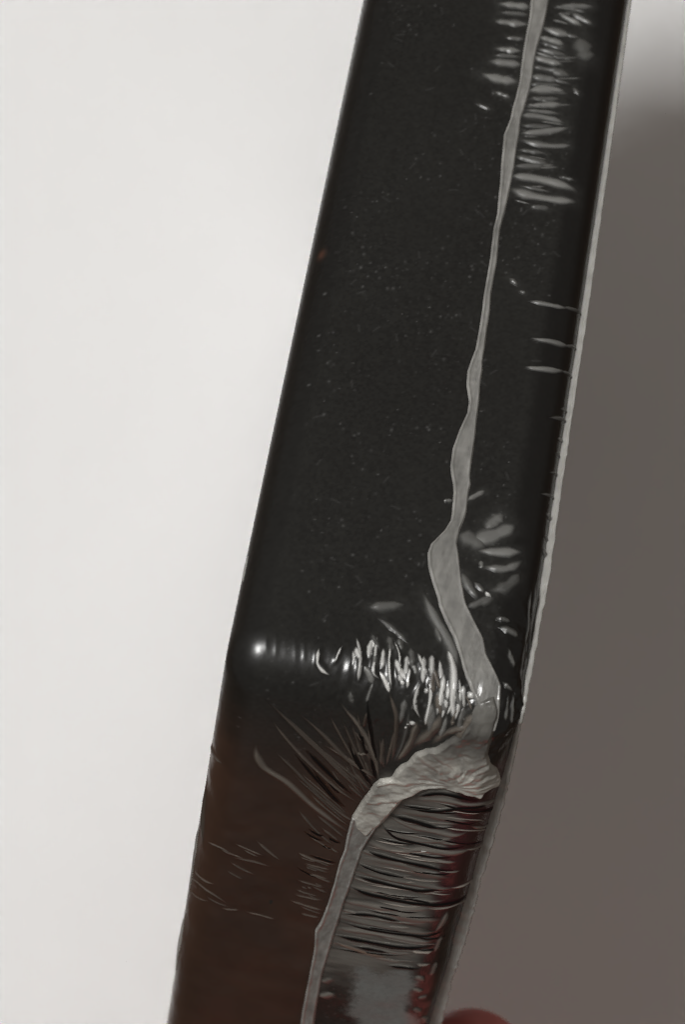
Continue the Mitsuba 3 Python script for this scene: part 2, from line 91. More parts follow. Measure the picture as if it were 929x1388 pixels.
LOW_L=[['l',0.48,[[-5.94,-13.29],[-9.65,-10.12],[-16.13,-4.88],[-21.8,-0.16],[-23.72,2.12]]],['l',0.39,[[-10.91,-12.0],[-17.37,-7.7],[-23.06,-2.99],[-27.08,1.18]]],['l',0.48,[[-7.35,-8.95],[-10.42,-6.02],[-16.35,-1.31],[-19.57,2.64]]],['m',0.77,[[-17.71,-13.86],[-22.09,-12.53],[-25.25,-8.82],[-30.27,-4.57],[-35.55,0.93]]],['l',0.39,[[-18.34,-10.85],[-22.83,-7.12],[-29.87,-2.43]]],['m',0.43,[[-3.38,-3.75],[-8.34,-0.34],[-14.32,2.1],[-19.73,3.27]]],['l',0.29,[[-3.81,-0.21],[-7.55,-0.24]]],['l',0.39,[[-0.62,2.31],[-3.98,3.79],[-14.6,4.46]]],['l',0.39,[[-32.21,-6.44],[-37.1,-3.09],[-39.6,-0.92]]],['l',0.39,[[-15.53,-1.71],[-19.38,2.62]]],['l',0.39,[[-18.75,-0.42],[-23.16,2.57]]],['l',0.34,[[-22.59,-0.68],[-25.79,1.96]]],['l',0.39,[[-27.38,-3.33],[-30.78,-0.56],[-32.29,1.38]]],['m',0.48,[[-14.11,-0.46],[-13.94,1.04]]],['l',0.34,[[-9.36,-10.35],[-14.71,-5.75],[-20.36,-1.05]]],['l',0.34,[[-26.97,-5.44],[-31.87,-1.27],[-33.78,0.72]]],['l',0.34,[[-9.49,2.2],[-16.67,3.6]]],['l',0.31,[[-47.22,-18.48],[-46.35,-16.42],[-47.79,-14.42]]],['l',0.39,[[-48.32,-14.16],[-48.23,-11.71],[-48.84,-8.87]]],['l',0.39,[[-49.77,-14.57],[-51.2,-12.72],[-52.18,-10.8]]],['l',0.39,[[-42.18,-11.43],[-44.36,-9.41],[-46.22,-7.63]]],['l',0.31,[[-44.3,-14.2],[-45.94,-10.22]]],['l',0.34,[[-64.25,-22.28],[-59.96,-17.06],[-62.04,-14.02]]],['l',0.31,[[-65.61,-21.06],[-62.89,-16.65]]],['l',0.34,[[-63.54,-11.04],[-63.61,-8.95],[-64.07,-6.71]]],['l',0.31,[[-63.81,-14.52],[-63.31,-12.15]]],['l',0.39,[[-43.35,-5.16],[-44.56,-2.27]]],['l',0.39,[[-46.13,-4.12],[-47.32,-0.58]]],['l',0.39,[[-48.87,-2.33],[-49.85,0.13]]],['l',0.39,[[-55.45,-4.65],[-55.37,-0.54]]],['l',0.39,[[-57.56,-4.97],[-58.34,-0.22]]],['l',0.34,[[-38.52,-4.09],[-41.01,-0.76]]],['l',0.34,[[-52.11,-2.3],[-53.02,-0.16]]],['l',0.34,[[-60.53,-2.92],[-60.69,-0.5]]],['l',0.58,[[-26.74,-22.85],[-25.12,-18.48]]],['l',0.87,[[-34.55,-21.57],[-42.42,-20.76],[-49.43,-19.26]]],['l',0.39,[[-50.39,-22.85],[-60.09,-21.08]]],['l',0.34,[[-7.83,-11.3],[-13.6,-6.38],[-19.98,-1.09],[-22.65,1.27]]],['l',0.34,[[-14.35,-5.79],[-19.04,-1.2],[-21.71,1.67]]],['l',0.34,[[-21.6,-8.58],[-26.41,-3.95],[-31.1,0.2]]],['l',0.34,[[-13.99,-4.82],[-17.18,-0.4],[-20.55,2.66]]],['l',0.34,[[-32.43,-3.81],[-35.61,-0.84],[-37.3,0.71]]],['l',0.34,[[-35.55,-2.84],[-38.29,-0.22]]],['l',0.34,[[-43.89,-3.83],[-45.44,-0.68]]],['l',0.34,[[-48.31,-4.21],[-49.02,-0.5]]],['l',0.34,[[-51.05,-4.57],[-51.67,-0.63]]],['l',0.31,[[-58.47,-3.35],[-59.49,-0.31]]],['l',0.31,[[-46.76,-16.15],[-48.01,-12.8]]],['l',0.31,[[-45.34,-13.04],[-46.59,-10.8]]],['l',0.31,[[-59.07,-20.5],[-57.28,-16.33]]],['l',0.31,[[-52.43,-14.76],[-54.05,-12.24]]],['l',0.31,[[-61.82,-17.13],[-62.99,-13.61]]],['l',0.34,[[-7.3,0.43],[-13.5,1.69],[-17.96,2.75]]],['l',0.34,[[-8.18,-1.96],[-12.76,1.1],[-16.96,2.83]]],['l',0.39,[[-9.31,2.68],[-15.85,3.2]]],['l',0.34,[[-6.01,3.97],[-15.59,3.87]]],['l',0.23,[[-23.75,-0.97],[-21.86,-2.1],[-19.94,-3.08]]],['k',0.24,[[-37.78,-2.31],[-37.12,-3.48],[-36.43,-4.49]]],['l',0.31,[[-15.07,1.53],[-11.77,0.45],[-8.46,-0.47]]],['l',0.29,[[-51.44,-0.99],[-51.25,-1.54],[-51.01,-1.93]]],['k',0.27,[[-19.6,2.94],[-17.08,2.28],[-14.53,1.78]]],['k',0.22,[[-25.35,-1.55],[-23.79,-2.66],[-22.17,-3.62]]],['k',0.3,[[-44.07,0.04],[-43.71,-1.78],[-43.3,-3.45]]],['l',0.23,[[-44.9,-2.76],[-44.67,-3.87],[-44.4,-4.82]]],['k',0.29,[[-38.7,0.07],[-38.27,-0.77],[-37.76,-1.46]]],['l',0.31,[[-47.25,-2.09],[-46.96,-3.0],[-46.61,-3.74]]],['k',0.24,[[-28.68,-0.51],[-24.83,-3.09],[-20.97,-5.48]]],['l',0.22,[[-22.05,2.59],[-19.69,1.44],[-17.27,0.42]]],['l',0.25,[[-52.66,-2.41],[-52.53,-2.75],[-52.34,-2.94]]],['l',0.23,[[-55.57,-0.9],[-55.07,-1.96],[-54.53,-2.87]]],['l',0.28,[[-19.64,1.92],[-13.15,-0.73],[-6.77,-3.2]]],['l',0.27,[[-16.14,1.71],[-10.25,0.08],[-4.49,-1.37]]],['k',0.22,[[-17.07,2.74],[-9.13,1.06],[-2.24,-0.42]]],['l',0.25,[[-31.15,0.47],[-26.58,-2.79],[-22.01,-5.84]]],['l',0.28,[[-41.21,0.21],[-40.8,-0.42],[-40.31,-0.91]]],['k',0.25,[[-38.99,-2.37],[-38.23,-3.76],[-37.4,-5.0]]],['l',0.3,[[-29.94,-1.45],[-26.64,-4.77],[-23.32,-7.9]]],['k',0.33,[[-21.89,2.61],[-17.15,0.41],[-12.44,-1.61]]],['l',0.22,[[-14.77,1.76],[-10.72,0.41],[-6.69,-0.77]]],['k',0.22,[[-49.23,-1.54],[-48.34,-3.33],[-47.38,-4.95]]],['l',0.29,[[-53.09,-3.07],[-52.94,-3.51],[-52.74,-3.78]]],['l',0.25,[[-33.25,0.76],[-28.99,-2.84],[-24.73,-6.23]]],['k',0.29,[[-14.27,1.19],[-11.65,0.28],[-8.99,-0.47]]],['l',0.28,[[-17.83,0.37],[-12.29,-2.31],[-6.8,-4.78]]],['l',0.26,[[-54.42,-2.83],[-54.19,-3.51],[-53.89,-4.04]]],['l',0.3,[[-24.8,-0.68],[-21.41,-3.07],[-18.03,-5.29]]],['l',0.28,[[-54.53,-1.32],[-54.28,-2.98],[-53.97,-4.48]]],['l',0.25,[[-16.89,1.26],[-13.78,0.17],[-10.63,-0.78]]],['l',0.32,[[-19.74,2.35],[-17.76,1.56],[-15.74,0.91]]],['k',0.24,[[-40.52,-0.96],[-40.25,-1.68],[-39.9,-2.24]]],['l',0.26,[[-24.93,1.79],[-21.76,-0.21],[-18.58,-2.05]]],['l',0.28,[[-46.38,-0.48],[-46.15,-2.3],[-45.86,-3.97]]],['k',0.22,[[-28.52,-1.0],[-23.22,-4.73],[-17.94,-8.25]]],['l',0.22,[[-28.06,-1.55],[-25.25,-4.31],[-22.43,-6.89]]],['l',0.28,[[-18.48,1.14],[-15.45,-0.17],[-12.39,-1.33]]],['l',0.26,[[-44.82,0.14],[-44.49,-1.72],[-44.14,-3.42]]],['l',0.25,[[-24.37,2.21],[-19.94,0.27],[-15.53,-1.5]]],['k',0.33,[[-24.79,-0.03],[-20.62,-3.53],[-16.45,-6.84]]],['l',0.3,[[-21.8,0.53],[-19.74,-0.55],[-17.62,-1.47]]],['l',0.23,[[-15.75,1.04],[-11.53,-0.5],[-7.3,-1.88]]]]
LOW_R=[['r',0.58,[[-23.19,9.35],[-22.11,14.33],[-22.43,17.14],[-26.74,22.28]]],['r',1.06,[[-27.15,7.39],[-26.36,12.14],[-26.48,16.28]]],['r',0.68,[[-28.91,5.96],[-30.63,10.54],[-30.6,14.91],[-29.84,16.87]]],['r',0.68,[[-31.86,5.19],[-33.76,10.44],[-31.15,15.09]]],['r',0.87,[[-36.82,4.12],[-37.78,8.13],[-35.95,11.78],[-35.33,16.19],[-34.94,18.58]]],['q',0.39,[[-34.57,17.36],[-38.15,22.57]]],['r',1.06,[[-41.51,3.95],[-41.6,9.15],[-42.74,13.33],[-42.73,16.07]]],['r',0.77,[[-44.91,3.41],[-45.67,9.14],[-45.81,14.81],[-45.83,17.38]]],['q',0.48,[[-45.79,16.61],[-46.53,19.36],[-48.76,22.28]]],['r',0.87,[[-49.63,2.9],[-49.73,7.62],[-50.2,12.51],[-49.22,16.12]]],['r',0.97,[[-54.27,2.79],[-54.12,8.17],[-51.8,14.55]]],['q',0.48,[[-52.26,13.97],[-51.42,17.65],[-55.28,22.28]]],['r',1.26,[[-55.17,7.76],[-55.22,12.1],[-54.73,16.24]]],['r',0.68,[[-59.27,2.5],[-59.55,7.98],[-59.6,12.34],[-58.16,16.71]]],['r',0.58,[[-62.79,2.69],[-62.34,8.32],[-62.27,13.56],[-61.72,16.32]]],['p',0.68,[[-67.19,2.53],[-68.25,6.73],[-68.69,10.76]]],['q',0.58,[[-65.27,14.07],[-64.76,16.74]]],['q',0.48,[[-68.75,15.19],[-68.79,17.07]]],['b',0.58,[[-36.18,11.18],[-35.72,12.38]]],['r',0.48,[[-58.56,16.44],[-56.08,17.19],[-52.83,17.4]]],['r',0.58,[[-72.42,15.45],[-73.82,16.63]]],['r',0.58,[[-76.15,15.72],[-77.49,17.02]]],['r',0.58,[[-79.59,16.85],[-79.76,18.06]]],['r',0.58,[[-82.91,16.61],[-84.92,17.83]]],['r',0.58,[[-86.81,18.36],[-89.83,19.74]]],['r',0.77,[[-84.33,2.66],[-82.73,4.18]]],['r',0.68,[[-79.69,2.26],[-78.02,3.42]]],['r',0.48,[[-65.22,17.37],[-60.8,17.65]]],['r',0.48,[[-72.38,17.7],[-69.02,17.93]]],['q',0.39,[[-28.46,17.53],[-33.26,22.57]]],['r',0.48,[[-39.45,3.28],[-40.5,7.64]]],['r',0.48,[[-47.16,3.14],[-47.83,7.49]]],['r',0.48,[[-57.05,2.46],[-57.66,7.09]]],['r',0.48,[[-29.82,7.32],[-29.11,13.45]]],['r',0.48,[[-33.2,12.97],[-32.87,16.57]]],['r',0.48,[[-38.73,10.57],[-38.06,16.26]]],['r',0.48,[[-40.37,13.96],[-40.92,17.43]]],['r',0.48,[[-47.67,11.75],[-47.7,14.43]]],['k',0.58,[[-22.28,9.12],[-20.13,12.72],[-21.17,16.95]]],['k',0.48,[[-26.11,7.46],[-25.2,11.98],[-22.85,16.06],[-23.95,20.18]]],['k',0.58,[[-28.76,6.36],[-29.08,10.34],[-29.81,13.76]]],['k',0.48,[[-31.59,5.36],[-34.29,8.52],[-34.54,13.26],[-33.63,17.11]]],['k',0.58,[[-39.41,3.91],[-40.19,8.44],[-40.32,13.0],[-40.74,16.96]]],['k',0.39,[[-42.96,3.49],[-44.17,6.93],[-44.34,10.89]]],['k',0.58,[[-46.5,3.17],[-47.04,7.29],[-47.3,12.13],[-45.53,15.93]]],['k',0.58,[[-49.8,3.02],[-51.09,6.93],[-51.14,11.24],[-50.22,16.91],[-51.99,21.43]]],['k',0.48,[[-58.25,2.82],[-56.77,7.64],[-57.15,11.15]]],['k',0.48,[[-60.6,2.54],[-61.08,7.51],[-60.34,13.86],[-59.13,16.96]]],['k',0.58,[[-64.96,2.38],[-64.97,6.89],[-64.68,12.12],[-63.08,16.29]]],['k',0.58,[[-67.22,5.29],[-66.98,10.99]]],['k',0.48,[[-70.77,11.36],[-70.13,15.26]]],['k',0.33,[[-23.07,12.04],[-24.05,17.05],[-29.18,22.28]]],['k',0.26,[[-25.39,7.24],[-25.18,9.62],[-24.64,11.95]]],['q',0.23,[[-24.57,11.54],[-24.4,14.89],[-25.28,18.52]]],['k',0.24,[[-25.65,10.58],[-25.33,12.83],[-24.68,15.03]]],['k',0.24,[[-26.65,11.86],[-27.04,14.84],[-27.61,17.9]]],['q',0.24,[[-26.61,12.43],[-26.17,15.65],[-28.63,19.7]]],['r',0.22,[[-29.08,7.78],[-28.49,11.86],[-27.44,15.86]]],['k',0.22,[[-29.19,10.15],[-29.35,12.7],[-28.47,15.11]]],['q',0.26,[[-29.7,10.34],[-29.08,15.26],[-34.89,22.28]]],['k',0.23,[[-32.41,5.37],[-32.52,7.92],[-32.05,10.39]]],['r',0.32,[[-32.99,7.76],[-33.0,11.59],[-32.4,15.33]]],['k',0.24,[[-32.97,9.8],[-32.35,14.56],[-35.8,20.67]]],['k',0.25,[[-35.22,5.27],[-35.22,8.19],[-34.59,11.02]]],['q',0.23,[[-36.13,4.68],[-36.03,7.09],[-35.59,9.45]]],['r',0.32,[[-36.54,7.52],[-36.26,10.92],[-35.3,14.22]]],['q',0.26,[[-38.19,4.2],[-37.33,9.55],[-35.88,14.8]]],['q',0.23,[[-38.2,7.55],[-38.35,9.94],[-37.82,12.23]]],['k',0.34,[[-37.6,9.46],[-37.5,12.45],[-36.74,15.34]]],['q',0.33,[[-39.05,8.62],[-38.63,12.3],[-37.91,15.93]]],['r',0.24,[[-40.72,7.22],[-40.92,9.8],[-40.34,12.29]]],['r',0.31,[[-41.28,7.3],[-40.9,11.1],[-39.68,14.77]]],['q',0.25,[[-42.84,5.99],[-42.65,10.62],[-41.21,15.08]]],['k',0.28,[[-42.08,10.04],[-41.93,13.22],[-41.15,16.31]]],['r',0.26,[[-44.44,5.32],[-44.45,8.33],[-43.59,11.23]]],['q',0.34,[[-44.18,9.09],[-44.5,12.39],[-43.64,15.53]]],['q',0.25,[[-45.66,7.01],[-45.64,9.53],[-45.2,12.0]]],['q',0.25,[[-46.97,6.19],[-47.2,10.56],[-46.32,14.77]]],['q',0.3,[[-48.43,5.12],[-47.66,10.89],[-46.65,16.6]]],['k',0.23,[[-49.47,4.44],[-49.88,9.26],[-48.82,13.88]]],['q',0.28,[[-47.63,9.89],[-47.5,13.67],[-47.69,17.52]]],['k',0.26,[[-50.0,7.19],[-50.37,10.07],[-49.54,12.8]]],['k',0.29,[[-50.35,9.04],[-50.12,13.66],[-51.26,18.6]]],['r',0.32,[[-51.72,6.56],[-51.17,12.21],[-51.23,17.98]]],['q',0.29,[[-52.72,7.38],[-52.6,10.75],[-51.38,13.96]]],['k',0.26,[[-53.84,7.13],[-53.95,10.45],[-53.29,13.67]]],['q',0.27,[[-54.88,6.62],[-55.25,9.88],[-54.33,12.97]]],['k',0.29,[[-55.57,6.19],[-55.16,10.91],[-54.07,15.52]]],['r',0.28,[[-56.85,6.28],[-56.54,9.82],[-55.61,13.29]]],['r',0.22,[[-58.35,3.62],[-57.98,8.02],[-56.99,12.32]]],['r',0.32,[[-58.17,6.13],[-57.7,10.26],[-56.62,14.3]]],['r',0.28,[[-59.88,3.81],[-59.49,9.71],[-57.8,15.42]]],['r',0.28,[[-59.26,8.99],[-59.09,10.93],[-58.45,12.82]]],['k',0.22,[[-60.67,6.39],[-60.35,10.15],[-59.4,13.84]]],['k',0.27,[[-60.64,9.07],[-60.64,13.55],[-61.17,18.19]]],['r',0.28,[[-62.33,7.43],[-62.32,12.77],[-62.88,18.27]]],['r',0.33,[[-62.76,8.9],[-62.92,12.75],[-62.35,16.49]]],['k',0.23,[[-65.17,4.53],[-65.44,9.71],[-64.33,14.7]]],['k',0.22,[[-64.54,9.4],[-64.22,13.49],[-64.51,17.69]]],['r',0.34,[[-65.92,8.1],[-65.51,12.7],[-64.77,17.27]]],['k',0.31,[[-68.89,2.76],[-68.17,8.1],[-66.8,13.34]]],['r',0.32,[[-66.92,8.97],[-66.78,11.5],[-66.26,13.98]]],['r',0.22,[[-68.82,6.37],[-68.89,11.04],[-67.87,15.57]]],['r',0.31,[[-69.31,8.65],[-69.27,11.14],[-68.52,13.53]]]]
STREAK=[[0.58,[[3.69,-8.02],[1.79,-7.86],[0.54,-6.13]]],[0.39,[[4.64,-5.11],[2.22,-5.66]]],[0.58,[[6.22,-3.37],[2.68,-2.29],[0.52,-2.17]]],[0.58,[[7.17,-0.83],[3.75,-0.6],[1.84,-0.44],[1.26,0.66]]],[0.39,[[7.38,1.13],[4.47,1.27],[0.3,2.33]]],[0.39,[[7.31,1.34],[4.77,2.61],[1.44,3.1]]],[0.58,[[3.68,4.17],[0.88,4.29]]],[0.58,[[5.77,4.94],[3.0,6.47]]],[0.87,[[5.72,6.74],[3.14,7.14]]],[0.58,[[1.81,6.0],[-0.34,5.72],[-3.03,6.82]]],[0.58,[[2.71,7.02],[-0.47,7.63],[-4.04,7.68]]],[0.87,[[3.45,8.67],[0.68,8.89],[-2.07,8.83]]],[0.97,[[7.13,8.73],[4.33,9.82],[0.1,10.49],[-2.23,11.14]]],[0.58,[[3.46,10.75],[0.29,11.44],[-2.19,11.33]]],[0.39,[[5.05,-14.01],[1.3,-13.4]]],[0.39,[[4.77,-12.67],[1.45,-12.15]]],[0.39,[[4.81,-11.49],[1.04,-10.68]]],[0.39,[[4.76,-10.19],[1.24,-9.63]]],[0.39,[[3.81,-4.37],[1.4,-3.72]]],[0.39,[[4.74,-15.44],[1.75,-14.68]]],[0.39,[[3.37,-9.05],[0.93,-8.68]]]]
SEAM=[[135.99,4.99],[131.22,5.0],[126.49,4.98],[123.2,5.21],[119.86,5.17],[116.47,5.15],[113.28,5.21],[109.99,5.36],[106.8,5.25],[103.59,4.99],[101.95,4.98],[98.56,4.42],[95.52,4.6],[92.36,4.79],[89.25,5.08],[86.26,5.2],[83.32,5.42],[80.44,5.26],[74.04,5.5],[67.94,5.46],[64.69,5.62],[61.3,5.65],[58.06,5.61],[55.69,5.24],[53.9,5.01],[51.42,5.19],[48.7,5.92],[46.75,5.98],[45.1,5.63],[43.45,5.29],[40.1,4.81],[37.04,4.88],[35.47,5.25],[34.05,5.7],[32.59,5.95],[29.62,6.17],[28.12,6.21],[26.36,5.64],[23.63,4.1],[21.97,3.86],[19.73,4.29],[17.38,5.18],[14.96,6.27],[13.82,6.59],[11.57,7.81],[9.27,9.23],[7.0,10.24],[4.62,11.16],[2.54,12.3],[0.72,13.63],[-1.31,14.83],[-3.22,15.29],[-3.13,16.98],[-1.02,17.1],[1.33,16.84],[3.48,16.6],[5.58,15.3],[7.85,13.9],[10.19,13.19],[12.5,11.78],[14.71,10.38],[15.81,9.93],[18.32,9.19],[20.75,8.61],[22.97,8.09],[24.47,7.63],[26.87,7.77],[28.57,8.09],[30.11,8.24],[33.1,8.09],[34.65,8.19],[36.1,7.89],[37.75,7.82],[40.82,7.77],[44.02,7.65],[45.56,7.55],[47.12,7.51],[49.07,7.44],[51.92,7.22],[54.44,7.2],[56.12,6.98],[58.4,6.99],[61.61,6.88],[65.0,6.86],[68.22,6.59],[74.33,6.66],[80.7,6.31],[83.61,6.58],[86.64,6.68],[89.68,6.78],[92.88,6.81],[96.07,6.73],[99.16,6.74],[102.37,6.6],[104.07,6.83],[107.29,7.15],[110.48,7.25],[113.8,7.17],[117.02,7.23],[120.5,7.59],[123.88,7.74],[127.24,7.78],[132.03,8.0],[136.8,8.0]]
SEAM2=[[-31.15,0.94],[-36.82,0.87],[-39.94,0.92],[-43.66,0.6],[-49.48,0.52],[-55.46,0.33],[-62.11,-0.13],[-64.79,-0.6],[-70.11,-0.13],[-74.02,-0.04],[-77.08,-0.04],[-83.47,0.08],[-89.98,0.2],[-95.1,0.4],[-105.12,0.64],[-104.22,2.76],[-94.22,2.49],[-89.13,2.23],[-82.62,2.13],[-76.25,1.99],[-73.15,2.09],[-69.16,2.2],[-63.61,2.34],[-61.07,2.49],[-54.53,2.68],[-48.48,3.08],[-42.59,3.34],[-38.93,3.54],[-35.59,4.08],[-29.49,5.31]]
LUMP=[[1.04,13.77],[2.26,15.92],[0.38,16.82],[-1.02,17.0],[-2.85,16.93],[-4.66,16.83],[-8.87,16.96],[-11.53,17.8],[-13.71,19.14],[-17.59,20.64],[-20.4,20.67],[-18.68,18.56],[-19.91,18.06],[-20.91,17.34],[-19.85,16.24],[-19.28,13.92],[-19.04,12.46],[-19.43,10.89],[-19.99,9.94],[-21.78,8.85],[-23.29,7.51],[-26.22,6.65],[-31.2,5.31],[-35.07,3.81],[-35.9,3.8],[-33.47,1.52],[-31.03,0.92],[-25.4,1.91],[-21.34,2.65],[-19.5,3.34],[-18.54,4.86],[-16.65,5.22],[-15.09,5.74],[-14.03,6.51],[-11.47,7.18],[-9.88,8.38],[-9.02,9.66],[-7.08,10.8],[-5.09,12.11],[-2.78,12.93],[-0.47,13.27]]
FIN=[[np.float64(140.62),np.float64(0.7)],[np.float64(134.22),np.float64(0.8)],[np.float64(109.46),np.float64(1.0)],[np.float64(72.06),np.float64(1.25)],[np.float64(58.43),np.float64(1.25)],[np.float64(41.32),np.float64(1.45)],[np.float64(29.92),np.float64(1.7)],[np.float64(25.61),np.float64(1.8)],[np.float64(21.29),np.float64(1.6)],[np.float64(13.92),np.float64(1.4)],[np.float64(5.44),np.float64(0.95)],[np.float64(-5.82),np.float64(0.8)],[np.float64(-16.25),np.float64(1.2)],[np.float64(-28.08),np.float64(1.3)],[np.float64(-44.9),np.float64(1.2)],[np.float64(-64.65),np.float64(1.6)],[np.float64(-78.84),np.float64(1.35)],[np.float64(-93.3),np.float64(1.7)],[np.float64(-105.95),np.float64(2.0)]]
GREY=[[-72.88, 5.62], [-71.53, 8.35], [-73.56, 9.71], [-71.21, 14.3], [-75.49, 15.41], [-81.2, 15.6], [-88.82, 17.77], [-99.79, 20.38], [-97.97, 11.45], [-90.89, 9.22], [-87.39, 6.41], [-77.17, 7.24]]
BR_T=[3.13, 3.13, 2.19, 1.26, 1.04, 1.58]
def sstep(a, b, x): t = np.clip((x-a)/(b-a), 0, 1); return t*t*(3-2*t)

# ---- the setting --------------------------------------------------------------------------------------------------
sheet_v = np.stack(np.meshgrid(np.linspace(-.100, .110, 41), np.linspace(-.140, .220, 57), indexing='ij'), -1).reshape(-1, 2)
sheet_z = .0004+.0006*meshkit.fbm(np.c_[sheet_v*9, 0*sheet_v[:, 0]], 2, 12)
scene['backdrop_sheet'] = mikit.ply(trimesh.Trimesh(np.c_[sheet_v, sheet_z], tris(grid_faces(41, 57)), process=False), 'm_table', smooth=True)
labels['backdrop_sheet'] = {'label': 'plain white sheet under the box, brightly lit left of it and shaded right of it', 'kind': 'structure'}
scene['added_tabletop'] = mikit.ply(trimesh.creation.box([1.8, 1.2, .03], trimesh.transformations.translation_matrix([0, .1, -.015])), 'm_wood')  # unseen dark table, added so the box mirrors dark surroundings
labels['added_tabletop'] = {'label': 'added dark wooden table under the white sheet, unseen, for dark reflections', 'kind': 'structure'}

# ---- the box ------------------------------------------------------------------------------------------------------
BOX = 'wrapped_box'
labels[BOX] = {'label': 'black narrow box in clear shrink wrap with a whitish seam running over its corner', 'category': 'box'}
def outline(d, n=10):
    """Rounded rectangle of the broad face, inset by d."""
    cs, r = [], RC-d
    for (u, l, a0) in ((RC, RC, 0), (RC, LL-RC, 1), (LU-RC, LL-RC, 2), (LU-RC, RC, 3)):
        ctr = U*u+L*l
        for k in range(n+1):
            ang = math.pi/2*k/n
            dirs = (-U, -L, -U, L, U, L, U, -L)
            e0, e1 = [(-L, -U), (-U, L), (L, U), (U, -L)][a0]
            cs.append(ctr+r*(math.cos(ang)*e0+math.sin(ang)*e1))
    return np.array(cs)
def box_body():
    inset, rings = .0002, []
    for sg in (-1, 1):
        phs = np.linspace(math.pi/2, 0, 7) if sg < 0 else np.linspace(0, math.pi/2, 7)
        for ph in phs:
            rings.append(outline(RE*(1-math.cos(ph))+inset)+[sg*(HW+RE*math.sin(ph)-inset), 0, 0])
    # note: at ph = 90 degrees the ring is inset by RE, i.e. the rim of the broad face
    V = np.vstack(rings); nc = len(rings[0]); F = tris(grid_faces(len(rings), nc, True))
    caps = []
    for off, order in ((0, 1), ((len(rings)-1)*nc, -1)):
        V = np.vstack([V, V[off:off+nc].mean(0)]); k = len(V)-1
        for j in range(nc): caps.append([k, off+j, off+(j+1) % nc][::order])
    m = trimesh.Trimesh(to_world(V), np.vstack([F, caps]), process=False); m.fix_normals(); return m
scene[BOX+'__box_body'] = mikit.ply(box_body(), 'm_card', smooth=35)

# the film with its relief
def axis_samples():
    a = np.arange(-.117, .137, .00021)
    return np.r_[np.linspace(-(LL-RC-.001), -.1175, 14), a, np.linspace(a[-1]+.0004, LU-RC-.001, 24)]
sv, tv = axis_samples(), np.r_[np.linspace(-TMAX-.0004, -HW-.0002, 22), np.arange(-HW, HW+1e-9, .0002), np.linspace(HW+.0002, TMAX+.0004, 22)]
Sg, Tg = np.meshgrid(sv, tv, indexing='ij')
Hf = np.zeros_like(Sg)
def seg_dist(S, T, pl, n=40):
    """Distance to a polyline and the fraction along it."""
    best, fr = np.full(S.shape, 9.), np.zeros(S.shape)
    for k in range(len(pl)-1):
        a, b = pl[k], pl[k+1]; d = b-a; L2 = (d@d)+1e-12
        u = np.clip(((S-a[0])*d[0]+(T-a[1])*d[1])/L2, 0, 1)
        dd = np.hypot(S-a[0]-u*d[0], T-a[1]-u*d[1]); m = dd < best
        best = np.where(m, dd, best); fr = np.where(m, (k+u)/(len(pl)-1), fr)
    return best, fr
def add_ridge(w, pl, h):
    global Hf
    pl = np.asarray(pl)/1000; w = w/1000
    lo, hi = pl.min(0)-2*w, pl.max(0)+2*w
    i0, i1 = np.searchsorted(sv, [lo[0], hi[0]]); j0, j1 = np.searchsorted(tv, [lo[1], hi[1]])
    if i1 <= i0 or j1 <= j0: return
    d, f = seg_dist(Sg[i0:i1, j0:j1], Tg[i0:i1, j0:j1], pl)
    tap = np.minimum(1, 3.2*np.minimum(f, 1-f)+.25)
    Hf[i0:i1, j0:j1] += h*tap*np.exp(-(d/(w*.55))**2)
for k, (w, pl) in enumerate(STREAK): add_ridge(w*(1.3 if k < 14 else 1.1), pl, (.00020+.00012*w) if k < 14 else .00001+.000012*(k*7 % 5))
for grp, hh in ((LOW_L, .00004), (LOW_R, .00004)):
    for k, w, pl in grp: add_ridge(w*1.5, pl, hh)
for w_, pl_ in (((.35, [[78, 5.1], [62, 4.6], [50, 4.4], [38, 4.5]]), (.3, [[120, -6], [96, -6.4], [70, -6.1]]), (.4, [[60, 8.6], [44, 8.3], [30, 8.8]]))): add_ridge(w_, pl_, .00004)
P0 = np.stack([Sg*1000, Tg*1000, 0*Sg], -1)
near_corner = np.exp(-((Sg+.0)/.010)**2)*np.clip((Tg+.012)/.02, 0, 1)
Hf += .00005*(meshkit.fbm(P0*[.12, .3, 1], 3, 2)-.5) + near_corner*.0005*(meshkit.fbm(P0*[.35, 1.1, 1], 3, 5)-.5)
low = np.clip((-Sg-.006)/.02, 0, 1)
crump = sstep(.026, .010, Sg)*sstep(-.012, -.003, Sg)*sstep(.0095, .0125, Tg-.25*np.maximum(0, .004-Sg)*0)
Hf += crump*.00055*(meshkit.fbm(P0*[.55, .85, 1], 3, 15)-.5)
Hf += low*.00050*(meshkit.fbm(P0*[.11, .13, 1], 3, 9)-.5)
edgefade = np.clip((TMAX+.0002-np.abs(Tg))/.0015, 0, 1)
Hf *= edgefade
# printed card under the film: black wall, dark brown wall with a deep red right edge; a grey panel and patch laid over
nz = meshkit.fbm(P0*[.25, .25, 1], 4, 3); fine = meshkit.fbm(P0*[2.3, 2.3, 1], 2, 4); smudge = meshkit.fbm(P0*[.045, .11, 1], 3, 6)
col = np.array([.0084, .0086, .0078])*(.25+1.0*fine+.5*smudge)[..., None]
